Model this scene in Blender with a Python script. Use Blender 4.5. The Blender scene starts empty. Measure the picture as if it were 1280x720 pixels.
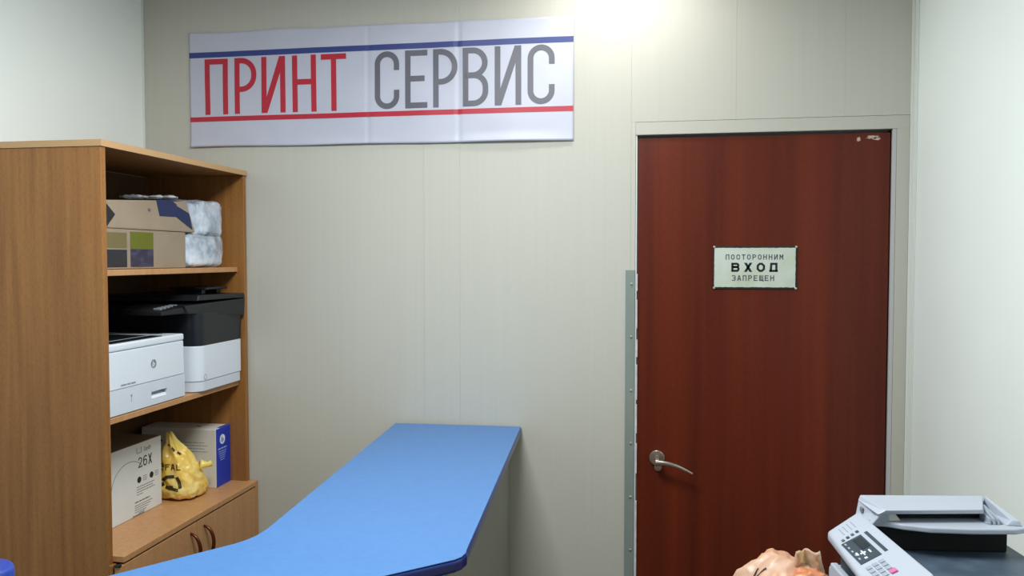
import bpy, bmesh, math, random
from mathutils import Vector, Matrix, noise
from mathutils.bvhtree import BVHTree
random.seed(4)
scene = bpy.context.scene
COL = scene.collection
PI = math.pi
R = math.radians

# ------------------------------------------------------------------ materials
def lin(c):
    c /= 255.0
    return c/12.92 if c <= .04045 else ((c+.055)/1.055)**2.4
def rgb(r, g, b): return (lin(r), lin(g), lin(b), 1)

def base_mat(name, col, rough=.5, metal=0, spec=.5):
    m = bpy.data.materials.new(name); m.use_nodes = True
    nt = m.node_tree; b = nt.nodes['Principled BSDF']
    b.inputs['Base Color'].default_value = col
    b.inputs['Roughness'].default_value = rough
    b.inputs['Metallic'].default_value = metal
    b.inputs['Specular IOR Level'].default_value = spec
    return m, nt, b

def noisy(name, col, col2, scale=(20, 20, 20), nscale=1.0, rough=.5, bump=0.0, metal=0, detail=4, lo=.3, hi=.7, spec=.5, bumpscale=None):
    m, nt, b = base_mat(name, col, rough, metal, spec)
    tc = nt.nodes.new('ShaderNodeTexCoord'); mp = nt.nodes.new('ShaderNodeMapping')
    mp.inputs['Scale'].default_value = scale
    nt.links.new(tc.outputs['Object'], mp.inputs['Vector'])
    n = nt.nodes.new('ShaderNodeTexNoise'); n.inputs['Scale'].default_value = nscale; n.inputs['Detail'].default_value = detail
    nt.links.new(mp.outputs['Vector'], n.inputs['Vector'])
    r = nt.nodes.new('ShaderNodeValToRGB')
    r.color_ramp.elements[0].position = lo; r.color_ramp.elements[0].color = col
    r.color_ramp.elements[1].position = hi; r.color_ramp.elements[1].color = col2
    nt.links.new(n.outputs['Fac'], r.inputs['Fac']); nt.links.new(r.outputs['Color'], b.inputs['Base Color'])
    if bump:
        bn = nt.nodes.new('ShaderNodeBump'); bn.inputs['Strength'].default_value = bump; bn.inputs['Distance'].default_value = .01
        nt.links.new(n.outputs['Fac'], bn.inputs['Height']); nt.links.new(bn.outputs['Normal'], b.inputs['Normal'])
    return m, nt, b

def M0(*a, **k): return noisy(*a, **k)[0]
def P0(*a, **k): return base_mat(*a, **k)[0]

def wood(name, c1, c2, c3, streak=(60, 60, 2.2), speck=260, rough=.42, big=(7, 7, .7), coat=0, spec=.4):
    """laminate: long vertical streaks, broad clouds and fine specks"""
    m, nt, b = base_mat(name, c1, rough, 0, spec)
    tc = nt.nodes.new('ShaderNodeTexCoord')
    def nz(sc, s, det):
        mp = nt.nodes.new('ShaderNodeMapping'); mp.inputs['Scale'].default_value = sc
        nt.links.new(tc.outputs['Object'], mp.inputs['Vector'])
        n = nt.nodes.new('ShaderNodeTexNoise'); n.inputs['Scale'].default_value = s; n.inputs['Detail'].default_value = det
        nt.links.new(mp.outputs['Vector'], n.inputs['Vector']); return n
    a = nz(streak, 1, 5); g = nz(big, 1, 3); s = nz((1, 1, .35), speck, 1)
    def ramp(n, ca, cb, lo, hi):
        r = nt.nodes.new('ShaderNodeValToRGB')
        r.color_ramp.elements[0].position = lo; r.color_ramp.elements[0].color = ca
        r.color_ramp.elements[1].position = hi; r.color_ramp.elements[1].color = cb
        nt.links.new(n.outputs['Fac'], r.inputs['Fac']); return r
    r1 = ramp(a, c1, c2, .3, .72); r2 = ramp(g, (1, 1, 1, 1), tuple(x for x in c3), .35, .75)
    r3 = ramp(s, (1, 1, 1, 1), (.84, .82, .8, 1), .48, .68)
    def mul(x, y, f):
        mx = nt.nodes.new('ShaderNodeMix'); mx.data_type = 'RGBA'; mx.blend_type = 'MULTIPLY'
        mx.inputs['Factor'].default_value = f
        nt.links.new(x, mx.inputs['A']); nt.links.new(y, mx.inputs['B']); return mx.outputs['Result']
    o = mul(r1.outputs['Color'], r2.outputs['Color'], 1.0); o = mul(o, r3.outputs['Color'], .8)
    nt.links.new(o, b.inputs['Base Color'])
    if coat: b.inputs['Coat Weight'].default_value = coat; b.inputs['Coat Roughness'].default_value = .25
    return m

MT = {}
MT['wall'] = M0('wall_panel_beige', rgb(190, 188, 177), rgb(193, 191, 180), scale=(110, 6, 1.6), rough=.6, bump=.02, lo=.3, hi=.75)
MT['white_wall'] = M0('white_paint', rgb(236, 243, 238), rgb(240, 246, 242), scale=(3, 3, 3), rough=.7, bump=.02)
MT['ceiling'] = M0('ceiling_white', rgb(226, 226, 222), rgb(235, 235, 232), scale=(30, 30, 30), rough=.85, bump=.1)
MT['floor'] = M0('floor_linoleum', rgb(84, 74, 62), rgb(100, 90, 76), scale=(14, 14, 14), rough=.5)
MT['trim_white'] = P0('white_trim', rgb(222, 226, 220), rough=.5)
MT['trim_beige'] = P0('beige_trim', rgb(189, 187, 176), rough=.55)
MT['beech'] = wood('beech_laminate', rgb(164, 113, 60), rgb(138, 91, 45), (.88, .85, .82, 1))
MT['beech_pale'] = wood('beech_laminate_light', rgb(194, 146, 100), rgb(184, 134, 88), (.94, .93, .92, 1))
MT['beech_edge'] = P0('beech_edge_band', rgb(188, 150, 106), rough=.45)
MT['mahogany'] = wood('mahogany_laminate', rgb(112, 42, 19), rgb(84, 29, 14), (.74, .68, .66, 1), streak=(17, 17, .45), speck=200, rough=.42, big=(7, 7, .5), spec=.28)
MT['blue_top'] = M0('blue_laminate', rgb(74, 119, 175), rgb(79, 124, 180), scale=(60, 60, 60), rough=.42, spec=.4)
MT['blue_edge'] = P0('dark_blue_edge', rgb(8, 38, 112), rough=.28)
MT['counter_side'] = M0('grey_counter_board', rgb(138, 140, 128), rgb(146, 148, 136), scale=(60, 60, 2), rough=.55)
MT['metal_strip'] = M0('painted_steel', rgb(140, 152, 146), rgb(152, 162, 156), scale=(12, 12, 3), rough=.4, metal=.25)
MT['screw'] = P0('screw_zinc', rgb(205, 208, 204), rough=.3, metal=.8)
MT['nickel'] = P0('satin_nickel', rgb(190, 180, 168), rough=.28, metal=.9)
MT['bronze'] = P0('bronze_handle', rgb(96, 44, 22), rough=.3, metal=.5)
MT['banner'] = M0('banner_vinyl', rgb(188, 190, 206), rgb(194, 196, 211), scale=(6, 6, 6), rough=.42)
MT['red'] = P0('print_red', rgb(182, 32, 54), rough=.45)
MT['grey'] = P0('print_grey', rgb(94, 94, 104), rough=.45)
MT['navy'] = P0('print_navy', rgb(48, 62, 128), rough=.45)
MT['white_pl'] = P0('white_plastic', rgb(218, 224, 232), rough=.35)
MT['white_pl2'] = P0('white_plastic_drawer', rgb(208, 214, 224), rough=.38)
MT['black_pl'] = P0('black_plastic', rgb(22, 26, 31), rough=.33)
MT['black_pl2'] = P0('black_plastic_matt', rgb(12, 14, 16), rough=.6)
MT['grey_pl'] = P0('grey_plastic', rgb(120, 126, 132), rough=.4)
MT['blackhole'] = P0('slot_and_shade_black', rgb(8, 8, 10), rough=.8)
MT['slate'] = M0('slate_plastic', rgb(66, 80, 96), rgb(88, 104, 120), scale=(22, 22, 22), rough=.45, lo=.4, hi=.75)
MT['mfp_white'] = P0('office_white_plastic', rgb(184, 191, 204), rough=.4)
MT['screen'] = P0('lcd_bezel', rgb(62, 76, 86), rough=.3)
MT['lcd'] = P0('lcd_glass', rgb(40, 52, 60), rough=.15)
MT['button'] = P0('button_grey', rgb(160, 168, 182), rough=.5)
MT['pink'] = P0('stop_button_pink', rgb(214, 112, 162), rough=.4)
MT['card'] = M0('carton_white', rgb(214, 216, 214), rgb(222, 224, 222), scale=(8, 8, 8), rough=.55)
MT['card_grey'] = M0('carton_grey', rgb(206, 202, 194), rgb(214, 210, 202), scale=(8, 8, 8), rough=.6)
MT['card_beige'] = M0('carton_beige', rgb(140, 124, 104), rgb(152, 136, 116), scale=(10, 10, 10), rough=.6)
MT['cblue'] = P0('carton_blue', rgb(24, 58, 176), rough=.4)
MT['cdark'] = P0('carton_dark_blue', rgb(20, 34, 78), rough=.45)
MT['cviolet'] = M0('carton_violet', rgb(38, 34, 56), rgb(70, 66, 96), scale=(10, 30, 60), rough=.45, lo=.45, hi=.7)
MT['cgreen'] = P0('carton_green', rgb(96, 100, 12), rough=.45)
MT['cyellow'] = P0('carton_olive', rgb(112, 100, 58), rough=.5)
MT['ink'] = P0('ink_black', rgb(22, 24, 32), rough=.5)
MT['ink_grey'] = P0('ink_soft_grey', rgb(140, 146, 150), rough=.5)
MT['ink_mid'] = P0('ink_mid_grey', rgb(92, 98, 104), rough=.5)
MT['ink_white'] = P0('ink_white', rgb(226, 232, 240), rough=.5)
MT['enamel'] = M0('enamel_plate', rgb(206, 214, 204), rgb(186, 196, 170), scale=(9, 9, 9), rough=.3, lo=.42, hi=.72)
MT['rust'] = M0('black_rusty_frame', rgb(18, 20, 16), rgb(44, 36, 26), scale=(60, 60, 60), rough=.6)
MT['scuff'] = P0('pale_scuff', rgb(190, 165, 150), rough=.7)
MT['cap_blue'] = P0('blue_cap_plastic', rgb(38, 62, 150), rough=.3)
MT['cap_white'] = P0('white_disc', rgb(205, 215, 225), rough=.35)
MT['lamp_body'] = P0('lamp_housing', rgb(235, 235, 235), rough=.4)
MT['gap_light'] = M0('gap_light_white', rgb(225, 222, 228), rgb(190, 180, 192), scale=(40, 40, 30), rough=.5)

MT['bag_ink'] = M0('bag_ink_brown', rgb(52, 40, 12), rgb(60, 48, 16), rough=.5)
def film(name, c1, c2, alpha_lo, alpha_hi, rough=.22, trans=0., scale=14, sheen=0):
    m, nt, b = noisy(name, c1, c2, scale=(scale,)*3, rough=rough, bump=.5, detail=6, lo=.35, hi=.65)
    if alpha_lo < 1:
        tc = nt.nodes.new('ShaderNodeTexCoord'); n = nt.nodes.new('ShaderNodeTexNoise'); n.inputs['Scale'].default_value = scale*1.3
        n.inputs['Detail'].default_value = 3
        nt.links.new(tc.outputs['Object'], n.inputs['Vector'])
        mr = nt.nodes.new('ShaderNodeMapRange'); mr.inputs['From Min'].default_value = .35; mr.inputs['From Max'].default_value = .65
        mr.inputs['To Min'].default_value = alpha_lo; mr.inputs['To Max'].default_value = alpha_hi
        nt.links.new(n.outputs['Fac'], mr.inputs['Value']); nt.links.new(mr.outputs['Result'], b.inputs['Alpha'])
    b.inputs['Specular IOR Level'].default_value = .7
    if sheen:
        b.inputs['Subsurface Weight'].default_value = sheen; b.inputs['Subsurface Radius'].default_value = (1, .8, .4); b.inputs['Subsurface Scale'].default_value = .03
    return m
MT['clear_film'] = film('clear_crinkled_film', rgb(200, 212, 226), rgb(232, 240, 250), .30, .85, rough=.18, scale=16)
MT['thin_film'] = film('thin_clear_film', rgb(170, 172, 178), rgb(204, 206, 212), 0, .016, rough=.35, scale=9)
MT['yellow_bag'] = film('yellow_bag_plastic', rgb(238, 194, 70), rgb(248, 226, 146), 1, 1, rough=.3, scale=11, sheen=.6)
MT['peach_bag'] = film('peach_bag_plastic', rgb(208, 148, 112), rgb(198, 164, 140), 1, 1, rough=.42, scale=8, sheen=.4)
MT['orange_bag'] = film('orange_bag_plastic', rgb(198, 104, 58), rgb(204, 140, 100), 1, 1, rough=.35, scale=10)

# ------------------------------------------------------------------ mesh helpers
WM = {}
def world(o): return WM.get(o.name, Matrix.Identity(4))
def thing(name, label, cat, loc=(0, 0, 0), rz=0, group=None):
    o = bpy.data.objects.new(name, None); COL.objects.link(o); o.empty_display_size = .05
    o.location = loc; o.rotation_euler = (0, 0, rz); o['label'] = label; o['category'] = cat
    if group: o['group'] = group
    WM[o.name] = Matrix.Translation(loc) @ Matrix.Rotation(rz, 4, 'Z')
    return o
def obj(name, bm, mat, parent=None, local=False, smooth=False, label=None):
    if parent is not None and not local: bm.transform(world(parent).inverted())
    bmesh.ops.recalc_face_normals(bm, faces=bm.faces)
    me = bpy.data.meshes.new(name); bm.to_mesh(me); bm.free()
    if smooth:
        me.polygons.foreach_set('use_smooth', [True]*len(me.polygons))
    o = bpy.data.objects.new(name, me); COL.objects.link(o)
    if mat is not None: me.materials.append(mat)
    if parent is not None:
        o.parent = parent; WM[o.name] = world(parent)
    if label: o['label'] = label
    return o
def tag(o, label, cat, group=None, kind=None):
    o['label'] = label; o['category'] = cat
    if group: o['group'] = group
    if kind: o['kind'] = kind
    return o
def struct(name, bm, mat, parent=None, label=None):
    o = obj(name, bm, mat, parent)
    if parent is None: o['kind'] = 'structure'
    if label: o['label'] = label
    return o
def merge(dst, src):
    me = bpy.data.meshes.new('tmp'); src.to_mesh(me); src.free(); dst.from_mesh(me); bpy.data.meshes.remove(me)
def box(bm, a, b, bev=0.0, seg=2):
    t = bmesh.new(); bmesh.ops.create_cube(t, size=1)
    a = Vector(a); b = Vector(b); c = (a+b)/2; s = b-a
    for v in t.verts: v.co = Vector((v.co.x*s.x, v.co.y*s.y, v.co.z*s.z))+c
    if bev: bmesh.ops.bevel(t, geom=t.edges[:], offset=min(bev, min(abs(x) for x in s)*.49), segments=seg, profile=.6, affect='EDGES')
    merge(bm, t); return bm
def bx(a, b, bev=0.0, seg=2): return box(bmesh.new(), a, b, bev, seg)
def hexa(pts, bev=0, seg=2):
    """solid from 8 corners: 4 bottom then 4 top, same winding"""
    t = bmesh.new(); v = [t.verts.new(p) for p in pts]
    for f in ((3, 2, 1, 0), (4, 5, 6, 7), (0, 1, 5, 4), (1, 2, 6, 5), (2, 3, 7, 6), (3, 0, 4, 7)): t.faces.new([v[i] for i in f])
    bmesh.ops.recalc_face_normals(t, faces=t.faces)
    if bev: bmesh.ops.bevel(t, geom=t.edges[:], offset=bev, segments=seg, profile=.6, affect='EDGES')
    return t
def prism(poly, z0, z1, bev=0, seg=3):
    t = bmesh.new(); n = len(poly)
    a = [t.verts.new((x, y, z0)) for x, y in poly]; b = [t.verts.new((x, y, z1)) for x, y in poly]
    t.faces.new(a[::-1]); t.faces.new(b)
    for i in range(n): t.faces.new((a[i], a[(i+1) % n], b[(i+1) % n], b[i]))
    bmesh.ops.recalc_face_normals(t, faces=t.faces)
    if bev:
        ed = [e for e in t.edges if abs(e.verts[0].co.z-e.verts[1].co.z) < 1e-6]
        bmesh.ops.bevel(t, geom=ed, offset=bev, segments=seg, profile=.5, affect='EDGES')
    return t
def cyl(p, axis, r, h, r2=None, seg=28, bev=0):
    t = bmesh.new()
    bmesh.ops.create_cone(t, cap_ends=True, segments=seg, radius1=r, radius2=r if r2 is None else r2, depth=h)
    if bev:
        ed = [e for e in t.edges if abs(e.verts[0].co.z-e.verts[1].co.z) < 1e-6]
        bmesh.ops.bevel(t, geom=ed, offset=bev, segments=3, profile=.5, affect='EDGES')
    q = Vector((0, 0, 1)).rotation_difference(Vector(axis).normalized()).to_matrix().to_4x4()
    t.transform(Matrix.Translation(Vector(p)) @ q)
    return t
def tube(pts, rad, seg=12):
    t = bmesh.new(); P = [Vector(p) for p in pts]; rings = []
    rr = rad if isinstance(rad, (list, tuple)) else [rad]*len(P)
    prev = None
    for i, p in enumerate(P):
        d = (P[min(i+1, len(P)-1)]-P[max(i-1, 0)]).normalized()
        if prev is None:
            u = d.orthogonal().normalized()
        else:
            u = (prev - d*prev.dot(d)).normalized()
        prev = u; w = d.cross(u)
        rings.append([t.verts.new(p+(u*math.cos(2*PI*k/seg)+w*math.sin(2*PI*k/seg))*rr[i]) for k in range(seg)])
    for a, b in zip(rings, rings[1:]):
        for k in range(seg): t.faces.new((a[k], a[(k+1) % seg], b[(k+1) % seg], b[k]))
    t.faces.new(rings[0][::-1]); t.faces.new(rings[-1]); return t
def bez(p0, p1, p2, p3, n=16):
    p0, p1, p2, p3 = map(Vector, (p0, p1, p2, p3)); out = []
    for i in range(n+1):
        t = i/n; out.append(p0*(1-t)**3+p1*3*t*(1-t)**2+p2*3*t*t*(1-t)+p3*t**3)
    return out

# --------------------------------------------------------------- lettering: centre lines of constant width
def arc(cx, cy, rx, ry, a0, a1, n=10):
    return [(cx+rx*math.cos(R(a0+(a1-a0)*i/n)), cy+ry*math.sin(R(a0+(a1-a0)*i/n))) for i in range(n+1)]
def glyph(ch, x0, x1, z0, z1, w):
    h = w/2; L = x0+h; Q = x1-h; B = z0+h; T = z1-h; H = z1-z0; r = min((Q-L)*.5, (T-B)*.5); mid = (x0+x1)/2
    k = lambda f: z0+H*f
    up = lambda f: x0+(x1-x0)*f
    if ch == 'П': return [[(L, z0), (L, T), (Q, T), (Q, z0)]]
    if ch in 'РP':
        M = k(.39)+h; rr = min((T-M)*.5, (Q-L)*.75)
        return [[(L, z0), (L, z1)], [(L, T), (Q-rr, T)]+arc(Q-rr, T-rr, rr, rr, 90, 0)+arc(Q-rr, M+rr, rr, rr, 0, -90)+[(L, M)]]
    if ch == 'И': return [[(L, z0), (L, z1)], [(Q, z0), (Q, z1)], ('poly', [(x0, z0), (x0+w*1.15, z0), (x1, z1), (x1-w*1.15, z1)])]
    if ch == 'Н': return [[(L, z0), (L, z1)], [(Q, z0), (Q, z1)], [(L, k(.53)), (Q, k(.53))]]
    if ch in 'ТT': return [[(mid, z0), (mid, z1)], [(x0, T), (x1, T)]]
    if ch in 'СC': return [[(Q, k(.67)), (Q, T-r)]+arc(Q-r, T-r, r, r, 0, 90)[1:]+arc(L+r, T-r, r, r, 90, 180)+arc(L+r, B+r, r, r, 180, 270)+arc(Q-r, B+r, r, r, 270, 360)+[(Q, k(.33))]]
    if ch in 'ЕE': return [[(L, z0), (L, z1)], [(L, T), (x1, T)], [(L, B), (x1, B)], [(L, k(.51)), (up(.88), k(.51))]]
    if ch in 'ВB':
        M = k(.53); rr = min((T-M)*.5, (Q-L)*.6); r2 = min((M-B)*.5, (Q-L)*.6); q2 = Q-w*.12
        return [[(L, z0), (L, z1)], [(L, T), (q2-rr, T)]+arc(q2-rr, T-rr, rr, rr, 90, 0)+arc(q2-rr, M+rr, rr, rr, 0, -90)+[(L, M)],
                [(L, M), (Q-r2, M)]+arc(Q-r2, M-r2, r2, r2, 90, 0)+arc(Q-r2, B+r2, r2, r2, 0, -90)+[(L, B)]]
    if ch in 'ХX': return [('poly', [(x0, z0), (x0+w*1.3, z0), (x1, z1), (x1-w*1.3, z1)]), ('poly', [(x1-w*1.3, z0), (x1, z0), (x0+w*1.3, z1), (x0, z1)])]
    if ch in 'ОO0':
        c = min(r, w*.9)
        return [[(mid, B), (Q-c, B), (Q, B+c), (Q, T-c), (Q-c, T), (L+c, T), (L, T-c), (L, B+c), (L+c, B), (mid, B)]]
    if ch == 'Д': return [[(x0, z0+h), (x1, z0+h)], [(up(.17), B), (up(.22), T), (up(.83), T), (up(.83), B)], [(L, z0), (L, z0+w)], [(Q, z0), (Q, z0+w)]]
    if ch == 'З': return [[(L, k(.8)), (L+w*.3, T), (Q-w*.5, T), (Q, T-w*.5), (Q, k(.5)+w*.5), (Q-w*.5, k(.5))], [(up(.35), k(.5)), (Q-w*.5, k(.5)), (Q, k(.5)-w*.5), (Q, B+w*.5), (Q-w*.5, B), (L+w*.3, B), (L, k(.2))]]
    if ch in 'АA': return [[(L, z0), (up(.42), T), (up(.58), T), (Q, z0)], [(up(.2), k(.34)), (up(.8), k(.34))]]
    if ch == 'Щ': return [[(L, z1), (L, B), (x1, B), (x1, z0-H*.12)], [(up(.46), B), (up(.46), z1)], [(up(.88), B), (up(.88), z1)]]
    if ch == 'М': return [[(L, z0), (L, z1)], [(Q, z0), (Q, z1)], [(L, T), (mid, k(.42)), (Q, T)]]
    if ch == 'F': return [[(L, z0), (L, z1)], [(L, T), (x1, T)], [(L, k(.52)), (up(.85), k(.52))]]
    if ch == 'L': return [[(L, z1), (L, B), (x1, B)]]
    if ch == 'e': return [[(L, k(.5)), (Q, k(.5)), (Q, T-r)]+arc(Q-r, T-r, r, r, 0, 90)[1:]+arc(L+r, T-r, r, r, 90, 180)+arc(L+r, B+r, r, r, 180, 270)+[(Q, B)]]
    if ch == '2': return [[(L, k(.74)), (L, T-r*.6)]+arc(L+r, T-r, r, r, 150, 0)+[(Q, k(.58)), (L, B), (x1, B)]]
    if ch == '6': return [[(Q, k(.84)), (Q-r*.4, T), (L+r*.8, T), (L, T-r*.8), (L, B+r)]+arc(L+r, B+r, r, r, 180, 360)+[(Q, k(.42))]+arc(Q-r, k(.42), r, r*.8, 0, 180)]
    if ch == 'h': return [[(L, z0), (L, z1)], [(L, k(.5)), (L+r, k(.64)), (Q-r*.4, k(.64)), (Q, k(.5)), (Q, z0)]]
    if ch == 'p': return [[(L, z0), (L, k(.68))], [(L, k(.64)), (Q-r*.5, k(.64)), (Q, k(.55)), (Q, k(.4)), (Q-r*.5, k(.3)), (L, k(.3))]]
    if ch == 'o': return [[(mid, B)]+[(Q, B), (Q, k(.62)), (L, k(.62)), (L, B), (mid, B)]]
    if ch == 'n': return [[(L, z0), (L, k(.66))], [(L, k(.6)), (Q, k(.6)), (Q, z0)]]
    if ch == 'r': return [[(L, z0), (L, k(.66))], [(L, k(.6)), (Q, k(.62))]]
    return []
def ribbon(bm, pts, w, mp, th, step=.015):
    if isinstance(pts, tuple):
        q = pts[1]; n = 8; la, lb = [], []
        for i in range(n+1):
            t = i/n
            la.append((q[0][0]*(1-t)+q[3][0]*t, q[0][1]*(1-t)+q[3][1]*t)); lb.append((q[1][0]*(1-t)+q[2][0]*t, q[1][1]*(1-t)+q[2][1]*t))
        A, Bq = la, lb
    else:
        P = [Vector(pts[0])]
        for p in pts[1:]:
            p = Vector(p)
            if (p-P[-1]).length > 1e-6: P.append(p)
        S = [P[0]]
        for p in P[1:]:
            a = S[-1]; m = max(1, int((p-a).length/step))
            for i in range(1, m+1): S.append(a.lerp(p, i/m))
        A, Bq = [], []
        for i, p in enumerate(S):
            d1 = (S[i]-S[i-1]).normalized() if i else (S[1]-S[0]).normalized()
            d2 = (S[i+1]-S[i]).normalized() if i < len(S)-1 else d1
            n1 = Vector((-d1.y, d1.x)); n2 = Vector((-d2.y, d2.x)); m = (n1+n2)
            m = n1 if m.length < 1e-4 else m.normalized()
            s = min(1/max(.3, m.dot(n1)), 2.2)*w/2
            A.append(p+m*s); Bq.append(p-m*s)
    va = [bm.verts.new(mp(a[0], a[1], th)) for a in A]; vb = [bm.verts.new(mp(b[0], b[1], th)) for b in Bq]
    wa = [bm.verts.new(mp(a[0], a[1], 0)) for a in A]; wb = [bm.verts.new(mp(b[0], b[1], 0)) for b in Bq]
    for i in range(len(A)-1):
        for q in ((va[i], va[i+1], vb[i+1], vb[i]), (wa[i], wb[i], wb[i+1], wa[i+1]), (va[i], wa[i], wa[i+1], va[i+1]), (vb[i], vb[i+1], wb[i+1], wb[i])):
            bm.faces.new(q)
    bm.faces.new((va[0], vb[0], wb[0], wa[0])); bm.faces.new((va[-1], wa[-1], wb[-1], vb[-1]))
def text(bm, s, x0, z0, H, cw, gap, w, mp, th=.0005, step=.01):
    x = x0
    for ch in s:
        if ch != ' ':
            for g in glyph(ch, x, x+cw, z0, z0+H, w): ribbon(bm, g, w, mp, th, step)
        x += cw+gap
    return x
def disc2(bm, cx, cz, r, mp, th, n=28, ri=0):
    """flat raised disc (or ring) in lettering space"""
    o = [bm.verts.new(mp(cx+r*math.cos(2*PI*i/n), cz+r*math.sin(2*PI*i/n), th)) for i in range(n)]
    o2 = [bm.verts.new(mp(cx+r*math.cos(2*PI*i/n), cz+r*math.sin(2*PI*i/n), 0)) for i in range(n)]
    for i in range(n): bm.faces.new((o[i], o2[i], o2[(i+1) % n], o[(i+1) % n]))
    if ri:
        q = [bm.verts.new(mp(cx+ri*math.cos(2*PI*i/n), cz+ri*math.sin(2*PI*i/n), th)) for i in range(n)]
        for i in range(n): bm.faces.new((o[i], o[(i+1) % n], q[(i+1) % n], q[i]))
    else: bm.faces.new(o)
def dashes(bm, x0, z0, wid, H, mp, th=.0004, words=4):
    """a line of print too small to read"""
    x = x0; rnd = random.Random(int((x0+z0)*9999))
    while x < x0+wid:
        L = wid/words*(.4+.7*rnd.random()); L = min(L, x0+wid-x)
        if L > H*.5: ribbon(bm, [(x, z0+H/2), (x+L, z0+H/2)], H, mp, th)
        x += L+H*.7

# ------------------------------------------------------------------ the room
WY = 2.55; XL = -1.735; XR = .795; YF = -2.9; ZC = 2.62
DX0, DX1, DZ = -.0225, .731, 1.996
bm = bx((XL-.1, YF-.1, -.1), (XR+.1, WY+.2, 0)); struct('floor', bm, MT['floor'])
bm = bx((XL-.1, YF-.1, ZC), (XR+.1, WY+.2, ZC+.1)); struct('ceiling', bm, MT['ceiling'])
bm = bx((XL-.1, YF-.1, 0), (XL, WY+.12, ZC)); struct('wall_left', bm, MT['white_wall'])
bm = bx((XR, YF-.1, 0), (XR+.1, WY+.12, ZC)); struct('wall_right', bm, MT['white_wall'])
bm = bx((XL, YF-.1, 0), (XR, YF, ZC)); struct('wall_front', bm, M0('wall_front_paint', rgb(176, 170, 156), rgb(184, 178, 164), scale=(4, 4, 4), rough=.7))
# back wall: facing boards with fine joints in front of a solid backing
bm = bmesh.new()
box(bm, (XL, WY+.012, 0), (DX0-.006, WY+.12, ZC)); box(bm, (DX0-.006, WY+.012, DZ+.004), (XR, WY+.12, ZC)); box(bm, (DX1+.004, WY+.012, 0), (XR, WY+.12, DZ+.004))
g = .00015
xs = [XL, -.721, -.599, -.0425]
for a, b in zip(xs, xs[1:]): box(bm, (a+g, WY, 0), (b-g, WY+.012, ZC), 0)
box(bm, (-.0425+g, WY, 0), (DX0-.006, WY+.012, 2.04))
for a, b in zip([-.0425, .278, .5965], [.278, .5965, XR]): box(bm, (a+g, WY, 2.04+.0003), (b-g, WY+.012, ZC))
struct('wall_back', bm, MT['wall'])
bm = bx((DX0-.0055, WY+.0005, DZ+.004), (XR-.012, WY+.012, 2.0395), .0008); struct('trim_1', bm, MT['trim_beige'])
bm = bx((DX1+.016, WY+.0, 0), (XR-.012, WY+.012, DZ+.004), .0012); struct('trim_2', bm, MT['trim_beige'])
bm = bx((DX1+.004, WY+.002, 0), (DX1+.0155, WY+.05, DZ+.004), .001); struct('trim_3', bm, P0('frame_lip_grey', rgb(188, 186, 186), rough=.5))
bm = bmesh.new(); box(bm, (XR-.0115, WY-.003, 0), (XR-.0003, WY+.012, ZC), .001); box(bm, (XR-.003, WY-.03, 0), (XR-.0003, WY-.0035, ZC), .0008)
struct('trim_4', bm, MT['trim_white'])
bm = bx((XL+.0003, WY-.006, 0), (XL+.006, WY-.0003, ZC), .001); struct('trim_5', bm, MT['trim_white'])
bm = bx((DX0-.0055, WY+.004, 0), (DX0-.0005, WY+.05, DZ+.003), .001); struct('trim_6', bm, MT['trim_white'])
for nm, a, b in (('baseboard_left', (XL+.0002, YF, 0), (XL+.014, 1.78, .07)), ('baseboard_back', (XL+.42, WY-.014, 0), (-.46, WY-.0002, .07)), ('baseboard_right', (XR-.014, YF, 0), (XR-.0002, WY-.04, .07))):
    struct(nm, bx(a, b, .003), MT['trim_white'])

# door leaf, its lever handle, scuffs
dy = WY+.010
door = struct('door_1', bx((DX0+.003, dy, .006), (DX1+.0005, dy+.04, DZ-.006), .0015), MT['mahogany'], label='reddish brown wood-grain door closed in the beige wall')
hx, hz = .0445, .972
hd = bmesh.new()
merge(hd, cyl((hx, dy-.0045, hz), (0, 1, 0), .0245, .009, seg=32, bev=.003))
merge(hd, cyl((hx, dy-.026, hz), (0, 1, 0), .0085, .05, seg=20, bev=.001))
merge(hd, tube(bez((hx-.004, dy-.05, hz-.004), (hx+.04, dy-.056, hz-.001), (hx+.07, dy-.056, hz-.012), (hx+.108, dy-.052, hz-.034)), [.008, .0085]+[.0078-.0003*i for i in range(15)], 14))
obj('door_handle', hd, MT['nickel'], door, smooth=False, label='satin metal lever handle with round rose')
kb = cyl((hx+.004, dy-.012, hz-.031), (0, 1, 0), .0065, .024, seg=16, bev=.002); merge(kb, cyl((hx+.004, dy-.003, hz-.031), (0, 1, 0), .012, .006, seg=20, bev=.001))
obj('lock_knob', kb, MT['nickel'], door)
sc = bmesh.new(); mpd = lambda x, z, d: (x, dy-d, z)
def blotch(bm, cx, cz, rx, rz, seed, mp, th=.0006, n=18):
    rnd = random.Random(seed); k = [(.55+.6*rnd.random()) for _ in range(n)]
    a = [bm.verts.new(mp(cx+rx*k[i]*math.cos(2*PI*i/n), cz+rz*k[i]*math.sin(2*PI*i/n), th)) for i in range(n)]
    b = [bm.verts.new(mp(cx+rx*k[i]*math.cos(2*PI*i/n), cz+rz*k[i]*math.sin(2*PI*i/n), 0)) for i in range(n)]
    bm.faces.new(a)
    for i in range(n): bm.faces.new((a[i], b[i], b[(i+1) % n], a[(i+1) % n]))
blotch(sc, .680, 1.977, .020, .006, 1, mpd); blotch(sc, .690, 1.972, .012, .0045, 2, mpd); blotch(sc, .6405, 1.972, .006, .008, 3, mpd)
obj('scuff_mark', sc, MT['scuff'], door, label='pale chipped patches near the top corner')
sl = bmesh.new()  # white strips stand for light leaking through the door gap
rnd = random.Random(3); z = 1.56
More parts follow.
